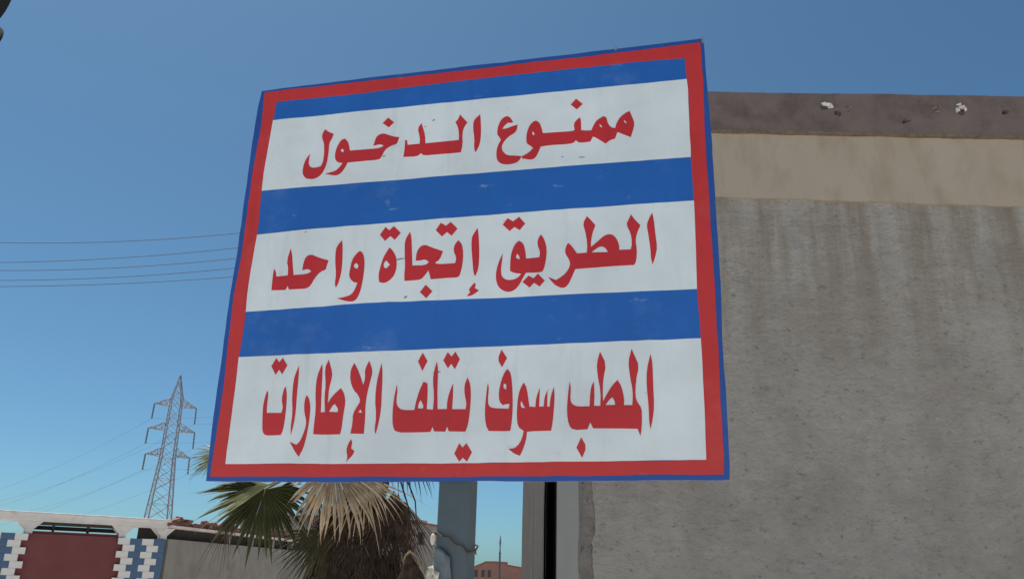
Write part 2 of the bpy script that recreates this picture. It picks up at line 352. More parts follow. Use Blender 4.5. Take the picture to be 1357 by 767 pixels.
LETTERS = [   # (text line, kind, outline, holes...) in millimetres on the board
    (1,'letter',[[(1031,1483),(1035,1459),(1039,1391),(1036,1344),(1023,1312),(1017,1308),(1011,1330),(1012,1367),(1004,1415),(1004,1452),(1015,1468),(1025,1474)]]),
    (1,'letter',[[(944,1491),(956,1476),(978,1450),(962,1423),(959,1393),(962,1352),(957,1314),(942,1312),(861,1314),(795,1314),(784,1327),(767,1313),(707,1317),(710,1358),(709,1396),(717,1395),(722,1372),(775,1372),(774,1399),(761,1447),(777,1469),(785,1445),(796,1411),(800,1371),(945,1371),(944,1401),(938,1433),(926,1456),(938,1470)]]),
    (1,'dot',[[(624,1513),(653,1487),(631,1465),(601,1489)]]),
    (1,'letter',[[(568,1384),(573,1411),(581,1431),(604,1440),(624,1433),(657,1418),(682,1413),(674,1383),(646,1375),(622,1360),(607,1322),(594,1315),(529,1316),(457,1316),(447,1290),(429,1266),(410,1259),(383,1265),(359,1272),(382,1277),(408,1283),(423,1299),(434,1316),(411,1321),(397,1339),(395,1371),(402,1401),(416,1428),(433,1433),(449,1417),(457,1395),(462,1372),(564,1370),(596,1370),(615,1379),(601,1388),(582,1386)],[(427,1385),(435,1375),(431,1367),(424,1371),(419,1379)]]),
    (1,'letter',[[(336,1489),(355,1473),(379,1462),(372,1436),(362,1419),(364,1374),(362,1326),(351,1285),(331,1260),(305,1252),(274,1257),(257,1274),(251,1299),(254,1329),(263,1356),(279,1376),(276,1355),(276,1327),(288,1309),(312,1306),(335,1311),(343,1331),(344,1369),(339,1418),(328,1441),(324,1466)]]),
    (1,'letter',[[(1108,1377),(1107,1403),(1115,1433),(1127,1452),(1145,1461),(1160,1453),(1173,1428),(1161,1426),(1152,1429),(1137,1417),(1128,1402),(1147,1402),(1168,1410),(1192,1415),(1189,1388),(1177,1376),(1157,1365),(1142,1350),(1130,1331),(1128,1311),(1138,1291),(1156,1278),(1189,1274),(1212,1269),(1201,1248),(1181,1239),(1148,1237),(1124,1246),(1110,1261),(1106,1291),(1109,1317),(1115,1336),(1124,1352),(1117,1366)]]),
    (1,'letter',[[(1229,1343),(1231,1376),(1243,1408),(1258,1423),(1270,1425),(1285,1410),(1293,1383),(1297,1364),(1359,1362),(1412,1360),(1426,1363),(1422,1391),(1432,1408),(1448,1419),(1452,1401),(1452,1360),(1475,1356),(1493,1355),(1502,1379),(1516,1400),(1542,1414),(1554,1406),(1557,1382),(1570,1360),(1587,1355),(1593,1378),(1608,1403),(1631,1420),(1645,1425),(1651,1408),(1661,1377),(1662,1358),(1654,1330),(1647,1308),(1626,1319),(1604,1332),(1595,1336),(1586,1308),(1566,1304),(1549,1290),(1529,1306),(1507,1323),(1498,1326),(1489,1306),(1464,1304),(1441,1306),(1431,1318),(1420,1305),(1383,1304),(1330,1307),(1289,1304),(1280,1279),(1269,1258),(1254,1248),(1213,1259),(1212,1268),(1242,1283),(1258,1301),(1248,1312),(1232,1323)],[(1255,1377),(1263,1367),(1262,1358),(1253,1364)],[(1525,1380),(1533,1372),(1538,1363),(1527,1368)],[(1622,1388),(1630,1379),(1633,1369),(1623,1377)]]),
    (1,'dot',[[(1432,1507),(1459,1479),(1435,1457),(1410,1482)]]),
    (2,'letter',[[(176,761),(175,793),(174,822),(175,855),(184,844),(191,820),(241,822),(240,855),(229,885),(240,940),(250,913),(258,868),(267,822),(325,822),(345,833),(329,845),(304,840),(306,876),(315,901),(337,908),(369,892),(416,876),(408,837),(383,827),(364,803),(349,772),(332,759),(295,760),(254,760),(247,776),(239,759)]]),
    (2,'letter',[[(467,960),(473,934),(479,846),(476,807),(469,772),(460,756),(454,776),(456,812),(446,870),(443,922),(452,943)]]),
    (2,'letter',[[(550,908),(565,898),(575,862),(576,812),(573,769),(566,728),(554,700),(534,692),(498,700),(471,710),(503,714),(531,723),(543,743),(552,771),(533,775),(513,798),(514,830),(520,873),(536,897)],[(538,857),(550,845),(546,831),(533,836),(529,847)]]),
    (2,'letter',[[(678,914),(694,897),(710,867),(714,831),(708,796),(689,773),(666,762),(644,769),(639,801),(645,836),(653,871),(669,902)],[(667,859),(684,840),(671,825),(660,829),(657,846)]]),
    (2,'dot',[[(653,1005),(670,989),(689,1006),(720,974),(697,945),(677,963),(655,944),(631,972)]]),
    (2,'letter',[[(759,975),(767,956),(772,905),(779,830),(832,827),(848,840),(830,853),(813,849),(792,849),(793,883),(804,907),(826,916),(855,901),(903,882),(892,848),(872,835),(886,828),(955,828),(960,850),(945,883),(951,910),(965,924),(980,905),(987,869),(986,820),(977,776),(968,768),(931,769),(859,767),(851,794),(847,805),(834,785),(818,768),(780,767),(751,767),(748,794),(749,829),(743,886),(740,940)]]),
    (2,'dot',[[(840,746),(869,717),(845,690),(818,717)]]),
    (2,'dot',[[(887,1005),(909,990),(929,1005),(958,974),(935,945),(915,963),(895,945),(868,974)]]),
    (2,'letter',[[(1041,971),(1047,932),(1052,861),(1051,799),(1039,769),(1032,780),(1025,835),(1018,899),(1019,934),(1028,951)]]),
    (2,'hamza',[[(1037,742),(1043,734),(1039,721),(1056,710),(1045,701),(1029,691),(1009,689),(1021,705),(1016,716),(1027,732)]]),
    (2,'letter',[[(1295,924),(1309,902),(1319,863),(1316,816),(1307,776),(1297,768),(1239,770),(1227,750),(1217,728),(1199,705),(1176,696),(1150,703),(1130,723),(1121,754),(1122,788),(1133,828),(1146,855),(1143,820),(1140,786),(1145,759),(1165,745),(1194,746),(1212,756),(1220,768),(1197,771),(1177,781),(1176,818),(1180,859),(1194,893),(1210,904),(1227,891),(1236,855),(1238,828),(1290,830),(1293,851),(1280,887),(1286,911)],[(1202,851),(1213,838),(1212,826),(1198,834)]]),
    (2,'dot',[[(1161,1003),(1183,987),(1207,1005),(1232,974),(1211,948),(1189,963),(1171,947),(1142,976)]]),
    (2,'dot',[[(1249,758),(1269,746),(1285,764),(1312,734),(1292,712),(1271,728),(1253,710),(1226,734)]]),
    (2,'letter',[[(1640,980),(1653,958),(1674,932),(1661,903),(1654,873),(1659,833),(1655,790),(1647,775),(1593,776),(1531,775),(1428,773),(1415,742),(1400,710),(1381,699),(1355,711),(1339,728),(1325,748),(1355,734),(1374,745),(1393,760),(1409,789),(1406,810),(1388,841),(1392,868),(1401,881),(1415,867),(1434,836),(1472,836),(1474,873),(1467,921),(1457,956),(1473,986),(1486,971),(1505,946),(1492,909),(1487,872),(1488,858),(1514,880),(1539,902),(1564,906),(1583,889),(1594,857),(1593,839),(1636,838),(1641,861),(1638,901),(1621,940),(1631,960)],[(1489,836),(1507,850),(1526,859),(1542,851),(1551,833)]]),
    (2,'letter',[[(1719,980),(1724,956),(1728,894),(1733,841),(1725,802),(1714,773),(1709,796),(1708,836),(1702,896),(1697,931),(1706,957)]]),
    (3,'letter',[[(213,345),(220,334),(220,282),(223,257),(285,256),(289,280),(279,307),(284,352),(291,359),(300,326),(303,267),(303,228),(301,190),(293,171),(265,170),(226,170),(213,188),(208,230),(203,282),(207,321)]]),
    (3,'dot',[[(235,475),(250,457),(264,475),(287,443),(269,408),(254,427),(241,407),(218,442)]]),
    (3,'letter',[[(337,441),(341,397),(342,325),(345,259),(343,214),(335,169),(331,202),(332,260),(322,319),(321,385),(329,418)]]),
    (3,'letter',[[(383,323),(395,310),(405,277),(406,226),(401,163),(393,119),(378,88),(360,107),(334,145),(363,133),(379,150),(391,188),(395,220),(380,259),(377,298)]]),
    (3,'letter',[[(435,444),(440,421),(444,341),(450,254),(467,256),(459,309),(459,361),(448,427),(461,460),(482,409),(481,380),(474,347),(475,289),(491,317),(523,346),(539,326),(548,290),(543,242),(542,192),(537,170),(473,169),(428,172),(427,213),(428,264),(418,342),(419,395),(428,424)],[(484,256),(495,279),(505,285),(521,265),(518,254)]]),
    (3,'letter',[[(569,443),(584,422),(600,389),(614,356),(620,382),(615,415),(630,450),(649,408),(641,368),(633,323),(630,279),(633,228),(633,170),(579,172),(584,210),(582,248),(598,276),(608,295),(597,318),(575,338),(558,377),(557,417)],[(611,263),(619,249),(604,251)]]),
    (3,'hamza',[[(583,151),(590,141),(587,117),(601,107),(596,92),(583,80),(572,66),(576,86),(568,111),(574,135)]]),
    (3,'letter',[[(682,439),(689,399),(692,322),(694,258),(688,208),(680,168),(674,183),(677,233),(666,303),(668,367),(675,406)]]),
    (3,'letter',[[(750,352),(754,333),(752,288),(759,269),(777,256),(826,255),(830,287),(841,330),(855,361),(871,354),(874,317),(874,257),(898,255),(900,304),(891,367),(895,405),(903,437),(910,405),(911,328),(916,256),(952,256),(951,284),(959,321),(971,351),(973,308),(972,255),(1023,254),(1026,276),(1016,313),(1015,344),(1026,372),(1038,344),(1042,300),(1040,244),(1035,196),(1026,172),(963,174),(956,192),(950,173),(907,175),(900,192),(893,173),(838,172),(760,173),(745,195),(740,245),(742,301)],[(848,292),(861,270),(858,260),(839,261),(841,280)]]),
    (3,'dot',[[(845,473),(866,440),(848,402),(828,440)]]),
    (3,'dot',[[(944,471),(960,454),(974,472),(993,442),(975,404),(960,426),(948,409),(928,440)]]),
    (3,'dot',[[(1005,131),(1018,115),(1032,131),(1054,98),(1037,65),(1021,79),(1008,65),(988,94)]]),
    (3,'letter',[[(1104,349),(1109,329),(1106,286),(1110,264),(1126,255),(1185,252),(1188,269),(1175,269),(1163,265),(1149,279),(1146,316),(1155,359),(1167,390),(1177,399),(1190,383),(1197,333),(1200,259),(1198,205),(1193,172),(1165,171),(1113,173),(1101,195),(1096,243),(1099,305)],[(1164,345),(1174,341),(1174,321),(1164,328)]]),
    (3,'dot',[[(1152,473),(1174,440),(1156,406),(1138,436)]]),
    (3,'letter',[[(1239,347),(1251,325),(1261,258),(1283,256),(1285,288),(1298,325),(1298,293),(1297,257),(1314,257),(1315,287),(1327,318),(1326,256),(1335,256),(1338,292),(1350,328),(1353,292),(1350,238),(1346,196),(1341,170),(1288,170),(1254,168),(1251,138),(1240,103),(1230,84),(1210,91),(1187,109),(1210,110),(1228,127),(1238,150),(1242,171),(1220,186),(1215,229),(1217,283),(1224,320)],[(1231,280),(1240,261),(1247,253),(1232,255),(1228,268)]]),
    (3,'letter',[[(1407,345),(1412,321),(1409,278),(1416,263),(1434,254),(1478,254),(1479,283),(1484,325),(1494,342),(1496,300),(1494,255),(1516,255),(1518,306),(1507,366),(1505,409),(1517,451),(1539,405),(1527,348),(1525,293),(1526,270),(1541,299),(1560,328),(1578,346),(1592,322),(1600,280),(1599,255),(1628,255),(1631,303),(1622,357),(1617,411),(1630,457),(1641,429),(1655,395),(1642,338),(1639,285),(1646,264),(1660,243),(1660,202),(1657,167),(1653,147),(1644,172),(1583,174),(1490,176),(1480,197),(1470,173),(1419,171),(1404,189),(1397,231),(1400,291)],[(1535,257),(1547,275),(1559,284),(1567,269),(1568,257)]]),
    (3,'dot',[[(1448,146),(1467,112),(1451,75),(1431,110)]]),
    (3,'letter',[[(1696,436),(1702,402),(1702,318),(1703,248),(1696,201),(1688,170),(1684,196),(1684,248),(1679,319),(1681,379)]]),
]

# ---------------------------------------------------------------- ground
g = MB(); n = 24
for i in range(n + 1):
    for j in range(n + 1):
        x = -1500 + 3000 * i / n; y = -1500 + 3000 * j / n
        g.v.append(Vector((x, y, 0)))
for i in range(n):
    for j in range(n):
        a = i * (n + 1) + j
        g.f.append([a, a + n + 1, a + n + 2, a + 1])
tag(g.build('ground', M['sand']), 'pale sandy ground stretching to the horizon', kind='structure')

# ---------------------------------------------------------------- the road sign
SX = Vector((0.97091736, -0.23941487, 0)); SY = Vector((0.23941487, 0.97091736, 0)); SZ = Vector((0, 0, 1))
SROT = Matrix((SX, SY, SZ)).transposed()
SORG = Vector((-1.15109494, 3.24956085, 1.93523738))
sign = thing('road_sign', 'large blue, red and white sign with three lines of red Arabic lettering on a pole', 'sign',
             (SORG.x + SX.x * 0.98 + SY.x * 0.09, SORG.y + SX.y * 0.98 + SY.y * 0.09, 0), SROT)
base = sign.matrix_world.copy()
def board_local(o):
    """pieces drawn in board millimetres: put the board origin where it stands, as a child of the sign"""
    o.parent = sign
    o.matrix_local = base.inverted() @ (Matrix.Translation(SORG) @ SROT.to_4x4())
    return o
def mm(r): return [(a / 1000, b / 1000) for a, b in r]
def wobble(r, amp, step=45, seed=0):
    """subdivide an outline and let it waver by a few millimetres, corners kept"""
    out = []
    n = len(r)
    for i in range(n):
        a, b = Vector(r[i]), Vector(r[(i + 1) % n]); L = (b - a).length
        k = max(1, int(L * 1000 / step)); nn = Vector((-(b - a).y, (b - a).x)).normalized() if L > 0 else Vector((0, 0))
        for j in range(k):
            p = a.lerp(b, j / k)
            if j: p = p + nn * (amp / 1000) * (noise.noise(Vector((p.x * 5, p.y * 5, seed))) + 0.8 * noise.noise(Vector((p.x * 21, p.y * 21, seed + 3))))
            out.append((p.x, p.y))
    return out
board_local(slab('board', [wobble(mm(SIGN['outer']), 3.0, seed=1)], 0.0, 0.010, M['edge_blue'], None))
bf = board_local(slab('border', [wobble(mm(SIGN['red_outer']), 3.0, seed=2), wobble(mm(SIGN['red_inner']), 2.5, seed=5)], -0.0012, 0.0012, M['red'], None))
bf['label'] = 'red painted border of the sign board'
board_local(slab('blue_field', [wobble(mm(SIGN['red_outer']), 3.0, seed=2)], -0.0006, 0.0006, M['blue'], None))
stripes = {}
for k in (1, 2, 3):
    s = board_local(slab('white_stripe', [wobble(mm(SIGN['w%d' % k]), 2.0, seed=10 + k)], -0.0016, 0.0010, M['white'], None))
    s['label'] = {1: 'top white stripe with two painted words', 2: 'middle white stripe with three painted words', 3: 'bottom white stripe with four painted words'}[k]
    stripes[k] = s
for line, kind, rings in LETTERS:
    rr = [soften(mm(r)) for r in rings]
    nm = {'letter': 'letters', 'dot': 'letter_dots', 'hamza': 'letter_hamza'}[kind]
    o = slab(nm, rr, -0.0024, -0.0002, M['letter'], stripes[line])
def px(x, y):
    return x / 1000, y / 1000
rs = random.Random(4)
b = MB()
def scratch(x, z, ln, w_, ang):
    x /= 1000; z /= 1000; ln /= 1000; w_ /= 1000
    c, s_ = math.cos(ang), math.sin(ang)
    pts = [(-ln/2, 0), (-ln*0.2, -w_/2), (ln*0.25, -w_*0.4), (ln/2, 0), (ln*0.2, w_/2), (-ln*0.25, w_*0.45)]
    vs = [(x + p*c - q*s_, -0.0021, z + p*s_ + q*c) for p, q in pts] + [(x + p*c - q*s_, -0.0008, z + p*s_ + q*c) for p, q in pts]
    b.add(vs, [(0,1,2,3,4,5), (11,10,9,8,7,6)] + [(i, (i+1) % 6, (i+1) % 6 + 6, i + 6) for i in range(6)])
for sc_ in ((1440, 1373, 26, 6, 0.05), (1455, 1240, 30, 5, -0.1), (1378, 1250, 12, 4, 0.2), (830, 1478, 14, 7, 0.7), (795, 1450, 9, 5, 0.0), (880, 985, 40, 8, 1.2), (720, 860, 60, 6, 0.1), (760, 700, 18, 8, 0.4), (300, 1010, 14, 4, 0.3), (1170, 1060, 12, 4, 0.5), (905, 395, 34, 7, 0.2), (620, 1330, 16, 5, 0.3), (1600, 800, 14, 4, 0.8)):
    scratch(*sc_)
for (x0, z0, x1, z1) in ((1.937, 1.700, 1.947, 1.730), (1.590, 1.716, 1.600, 1.731)):
    b.box((x0, -0.0022, z0), (x1, 0.0105, z1))
sc_o = board_local(b.build('scratches', M['scratch'], None)); sc_o['kind'] = 'stuff'
# pole, rails and bolts behind the board (sign-local axes: x along the board, y backwards)
b = MB(); b.box((-0.0565, -0.055, 0.0), (0.0585, 0.055, 3.62))
b.build('pole', M['steel'], sign, bevel=0.006)
for z in (2.15, 2.75, 3.40):
    b = MB(); b.box((-0.90, -0.068, z), (0.90, -0.0555, z + 0.05)); b.box((-0.90, -0.0555, z), (-0.0600, -0.030, z + 0.005)); b.box((0.0620, -0.0555, z), (0.90, -0.030, z + 0.005))
    b.build('rail', M['steel'], sign)
b = MB(); b.tube([(-0.30, 0.10, 0.0), (-0.30, 0.10, 0.02)], 0.01)
b = MB(); b.box((-0.15, -0.15, 0.0), (0.15, 0.15, 0.015)); b.build('base_plate', M['steel'], sign)

# torn plastic and cord tied round the pole
def crumple(name, m, pts_fn, nu, nv, parent=None):
    vs = [pts_fn(i / nu, j / nv) for i in range(nu + 1) for j in range(nv + 1)]
    fs = [(i*(nv+1)+j, (i+1)*(nv+1)+j, (i+1)*(nv+1)+j+1, i*(nv+1)+j+1) for i in range(nu) for j in range(nv)]
    me = mesh_from(name, vs, fs, True)
    o = link(name, me, m, parent)
    sd = o.modifiers.new('thick', 'SOLIDIFY'); sd.thickness = 0.002
    return o
POLE = Vector((SORG.x + SX.x * 0.98 + SY.x * 0.09, SORG.y + SX.y * 0.98 + SY.y * 0.09, 0))
def pw(x, y, z): return POLE + SX * x + SY * y + SZ * z
def bagf(u, v):
    # a limp sleeve that hugs the front of the pole and narrows upwards, hem hanging unevenly
    x = -0.060 + 0.085 * u * (1 - 0.25 * v)
    z = 1.710 - 0.26 * (1 - v) - 0.035 * u * u
    nz = noise.noise(Vector((u * 6, v * 5, 3))) * 0.009
    y = -0.066 + nz - 0.010 * math.sin(u * math.pi)
    return pw(x + noise.noise(Vector((u * 3, v * 4, 8))) * 0.004, y, z)
bag = crumple('plastic_wrap', M['plastic'], bagf, 14, 20)
tag(bag, 'torn pale blue-grey plastic wrapped low around the sign pole', 'plastic wrap')
def ragf(u, v):
    s = 1 - 0.55 * v
    x = -0.082 + 0.085 * (u * s) + 0.012 * v
    z = 1.612 + 0.035 * v * (1 - abs(u - 0.3)) - 0.20 * (1 - v)
    return pw(x + noise.noise(Vector((u * 5, v * 5, 1))) * 0.012, -0.090 + noise.noise(Vector((u * 7, v * 6, 4))) * 0.014, z)
rg = crumple('cloth_rag', M['rag'], ragf, 12, 16)
tag(rg, 'crumpled cream rag hanging low in front of the sign pole', 'rag')
b = MB()
pts = []
for i in range(41):
    t = i / 40
    pts.append(pw(-0.068 + 0.136 * t, -0.062 - 0.006 * math.sin(t * math.pi), 1.757 - 0.065 * t ** 1.5 + 0.004 * math.sin(t * 17)))
b.tube(pts, 0.0035, 5)
b.tube([pw(0.068, -0.062, 1.692), pw(0.074, 0.0, 1.70), pw(0.066, 0.062, 1.72), pw(0, 0.066, 1.74), pw(-0.066, 0.062, 1.75), pw(-0.068, -0.062, 1.757)], 0.0035, 5)
b.tube([pw(0.066, -0.064, 1.695), pw(0.080, -0.068, 1.694), pw(0.094, -0.066, 1.700)], [0.006, 0.004, 0.007], 6)
b.tube([pw(0.090, -0.066, 1.698), pw(0.098, -0.066, 1.708)], [0.005, 0.002], 5)
b.tube([pw(0.090, -0.066, 1.698), pw(0.097, -0.066, 1.686)], [0.005, 0.002], 5)
cord = b.build('cord', M['rope'], None, smooth=True)
tag(cord, 'frayed brown cord knotted round the sign pole, its end sticking out to the right', 'cord')
b = MB()
def knot(c, r, h, seed):
    k = 8
    ring = []
    for j in range(7):
        a = math.pi * j / 6
        for i in range(k):
            t = 2 * math.pi * i / k
            w = 1 + 0.25 * noise.noise(Vector((i, j, seed)))
            ring.append(c + SX * (r * math.sin(a) * math.cos(t) * w) + SY * (r * 0.6 * math.sin(a) * math.sin(t)) + SZ * (h * math.cos(a)))
    fs = [(j*k+i, j*k+(i+1) % k, (j+1)*k+(i+1) % k, (j+1)*k+i) for j in range(6) for i in range(k)]
    b.add(ring, fs)
knot(pw(-0.062, -0.072, 1.735), 0.0095, 0.020, 2)
kn = b.build('tape_knot', M['rag'], None, smooth=True)
tag(kn, 'small bright white knot of tape on the left side of the sign pole', 'tape knot')

# ---------------------------------------------------------------- building on the right
bld = thing('rendered_building', 'flat-roofed building with rough grey rendered wall, cream band and mauve parapet, right of the sign', 'building', (0.473, 8.0, 0))
def BL(o): return o
def grid_face(name, x0, x1, z0, z1, nx, nz, yfn, m, parent, thick=None):
    vs = []; fs = []
    for i in range(nx + 1):
        for j in range(nz + 1):
            x = x0 + (x1 - x0) * i / nx
            z = z0(x) + (z1(x) - z0(x)) * j / nz
            vs.append((x, yfn(x, z), z))
    for i in range(nx):
        for j in range(nz):
            a = i * (nz + 1) + j
            fs.append((a, a + nz + 1, a + nz + 2, a + 1))
    nf = len(vs)
    # back sheet and rim so the piece has thickness
    bk = thick if thick else 0.1
    ybk = 0 + bk
    for (x, y, z) in list(vs): vs.append((x, ybk, z))
    for i in range(nx):
        a = i * (nz + 1); b_ = a + nz + 1
        fs.append((a, a + nf, b_ + nf, b_)); a += nz; b_ += nz
        fs.append((a, b_, b_ + nf, a + nf))
    for j in range(nz):
        a = j; fs.append((a, a + 1, a + 1 + nf, a + nf))
        a = nx * (nz + 1) + j; fs.append((a, a + nf, a + 1 + nf, a + 1))
    me = mesh_from(name, vs, fs)
    return link(name, me, m, parent)
BX = 11.0      # length of the building to the right (local x)
nz_ = lambda x, z, s, k: noise.noise(Vector((x * s, z * s, k)))
def tilt(x): return -0.010 * (x - 1.5)
# main wall core, then the rough coat in front of it from the seam to the right
b = MB(); b.box((0.0, 0.03, 0.0), (BX, 7.0, 6.26)); b.build('wall', M['smooth_render'], bld)
o = grid_face('rough_render_coat', 0.32, BX, lambda x: 0.0, lambda x: 5.60 + tilt(x), 300, 120,
          lambda x, z: -0.012 + 0.010 * nz_(x, z * 1.8, 1.3, 1) + 0.006 * nz_(x * 0.6, z * 2, 5, 2) + 0.004 * nz_(x, z, 13, 3), M['concrete'], bld, 0.029)
def seam_edge(z, k): return 0.03 * nz_(z, 0, 3, k) + 0.015 * nz_(z, 0, 11, k)
vs = []; fs = []; NZ = 160
for j in range(NZ + 1):
    z = 5.58 * j / NZ
    xs = [0.205 + seam_edge(z, 5) * 0.5, 0.245, 0.285, 0.325 + seam_edge(z, 6), 0.36 + seam_edge(z, 7)]
    ys = [0.028, -0.002 + 0.014 * nz_(z, 1, 6, 4), -0.012 + 0.016 * nz_(z, 2, 9, 4), -0.024 + 0.018 * nz_(z, 3, 12, 4), -0.004]
    for x, y in zip(xs, ys): vs.append((x, y, z))
for j in range(NZ):
    for i in range(4):
        a = j * 5 + i; fs.append((a, a + 1, a + 6, a + 5))
link('seam', mesh_from('seam', vs, fs), M['seam_render'], bld)
# cream plaster band with a hand-trowelled, uneven lower edge
def cream_low(x): return 5.503 - 0.0095 * (x - 1.67) + 0.018 * nz_(x, 0, 2.2, 9) + 0.010 * nz_(x, 1, 9, 9)
grid_face('plaster_band', -0.005, BX, cream_low, lambda x: 6.285, 260, 8, lambda x, z: -0.038 + 0.004 * nz_(x, z, 2, 12) + 0.0015 * nz_(x, z, 9, 13), M['cream'], bld, 0.028)
def lip(x): return 6.272 + 0.004 * (x - 1.7) + 0.010 * nz_(x, 0, 3, 20)
grid_face('drip_edge', -0.012, BX + 0.01, lambda x: lip(x) - 0.012 - 0.008 * abs(nz_(x, 2, 8, 21)), lambda x: lip(x) + 0.014 + 0.008 * nz_(x, 4, 6, 22), 300, 2, lambda x, z: -0.088 + 0.008 * nz_(x, z, 7, 24), M['tan_edge'], bld, 0.03)
# parapet with two broken spots: real pits, pale plaster rims
HOLES = [(2.935, 6.606, 0.055, 0.030), (3.045, 6.528, 0.030, 0.028), (4.405, 6.600, 0.040, 0.045), (4.14, 6.630, 0.02, 0.014), (3.76, 6.44, 0.035, 0.016), (4.88, 6.59, 0.024, 0.018), (4.10, 6.585, 0.03, 0.010)]
def par_y(x, z):
    y = -0.085 + 0.007 * nz_(x, z, 1.6, 30) + 0.004 * nz_(x, z, 6, 31)
    for hx, hz, rx, rz in HOLES:
        d = math.hypot((x - hx) / rx, (z - hz) / rz) + 0.45 * nz_(x, z, 28, 33)
        if d < 1: y += 0.05 * (1 - d * d)
    return y
par = grid_face('parapet', -0.02, BX + 0.02, lambda x: lip(x), lambda x: 6.752 + 0.0135 * (x - 1.715) + 0.006 * nz_(x, 0, 1.5, 36) + 0.004 * nz_(x, 0, 7, 37), 620, 24, par_y, M['mauve'], bld, 0.14)
b = MB(); b.box((-0.02, 0.141, 6.27), (0.16, 7.0, 6.72)); b.box((BX - 0.14, 0.141, 6.27), (BX + 0.02, 7.0, 6.72)); b.box((0.16, 6.8, 6.27), (BX - 0.14, 7.0, 6.72))
b.build('parapet_return', M['mauve'], bld)
# chips of exposed plaster round the broken spots
random.seed(5)
def chips(cx_, cz_, spec, m):
    for dx, dz, r1, r2 in spec:
        b = MB(); k = 11; c = Vector((cx_ + dx, -0.094, cz_ + dz))
        ring = [c + Vector(((r1 * (0.7 + 0.5 * random.random())) * math.cos(2*math.pi*i/k), 0.014 * random.random(), (r2 * (0.7 + 0.5 * random.random())) * math.sin(2*math.pi*i/k))) for i in range(k)]
        top = c + Vector((r1 * 0.2, -0.022, 0.006))
        back = [Vector((p.x, -0.03, p.z)) for p in ring]
        b.add(ring + [top] + back, [(i, (i+1) % k, k) for i in range(k)] + [(i, i + k + 1, (i+1) % k + k + 1, (i+1) % k) for i in range(k)])
        b.build('exposed_plaster', m, bld)
chips(2.925, 6.606, [(0.012, 0.020, 0.062, 0.026), (0.045, -0.006, 0.036, 0.026), (-0.022, 0.030, 0.032, 0.016)], M['pale_plaster'])
chips(3.045, 6.540, [(-0.012, 0.034, 0.030, 0.016), (0.135, -0.006, 0.020, 0.014), (0.13, 0.052, 0.055, 0.006)], M['tan_edge'])
chips(4.405, 6.605, [(-0.034, -0.010, 0.030, 0.044), (0.016, 0.034, 0.044, 0.022), (0.045, 0.004, 0.024, 0.026), (-0.010, 0.062, 0.030, 0.012)], M['pale_plaster'])
chips(4.12, 6.62, [(0.0, 0.0, 0.030, 0.012), (0.02, -0.05, 0.035, 0.008), (0.76, 0.02, 0.016, 0.008), (-0.14, 0.06, 0.05, 0.006), (-0.33, -0.17, 0.035, 0.006)], M['tan_edge'])
for hx, hz, rx, rz in ((2.895, 6.578, 0.040, 0.020), (3.050, 6.512, 0.030, 0.032), (4.395, 6.560, 0.034, 0.018), (4.425, 6.590, 0.016, 0.016), (4.90, 6.585, 0.026, 0.020), (3.80, 6.445, 0.032, 0.010)):
    b = MB(); k = 9
    fr = [Vector((hx + rx * random.uniform(0.7, 1.2) * math.cos(2*math.pi*i/k), -0.0985, hz + rz * random.uniform(0.7, 1.2) * math.sin(2*math.pi*i/k))) for i in range(k)]
    bk = [Vector((p.x, -0.04, p.z)) for p in fr]
    b.add(fr + bk, [tuple(range(k)), tuple(range(k, 2*k))[::-1]] + [(i, (i+1) % k, (i+1) % k + k, i + k) for i in range(k)])
    b.build('broken_spot', M['dark_hole'], bld)  # dark pieces set over the broken spots of the parapet
# roof slab
b = MB(); b.box((0.16, 0.141, 6.261), (BX - 0.14, 6.8, 6.32)); b.build('roof', M['smooth_render'], bld)
# narrow column left of the slot
col = thing('concrete_column', 'narrow grey concrete column beside the dark slot at the left end of the building', 'column', (0.15, 8.0, 0))
vs = []; fs = []; NZ = 90
for j in range(NZ + 1):
    z = 6.66 * j / NZ
    l = 0.010 * nz_(z, 0, 1.5, 41); r = 0.208 + 0.014 * nz_(z, 0, 1.2, 42) - 0.004 * (3 - z)
    for x, y in ((l, 0.002), (l + 0.002, 0.0), (0.10, -0.004), (0.105, 0.003), (r - 0.012, 0.0), (r, 0.01), (r, 1.6), (l + 0.04, 1.6)):
        vs.append((x, y, z))
for j in range(NZ):
    for i in range(8):
        a = j * 8 + i; c_ = j * 8 + (i + 1) % 8
        fs.append((a, c_, c_ + 8, a + 8))
fs.append(tuple(range(NZ * 8, NZ * 8 + 8)))
link('column_shaft', mesh_from('column_shaft', vs, fs), M['column_render'], col)
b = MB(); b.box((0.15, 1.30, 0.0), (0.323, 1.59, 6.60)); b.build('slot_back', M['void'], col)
b = MB(); b.box((0.2225, 0.10, 0.0), (0.228, 1.29, 6.70)); b.box((0.316, 0.06, 0.0), (0.3225, 1.29, 6.70)); b.build('slot_shade_lining', M['void'], col)  # dark sheets that put the slot's shade into its sides

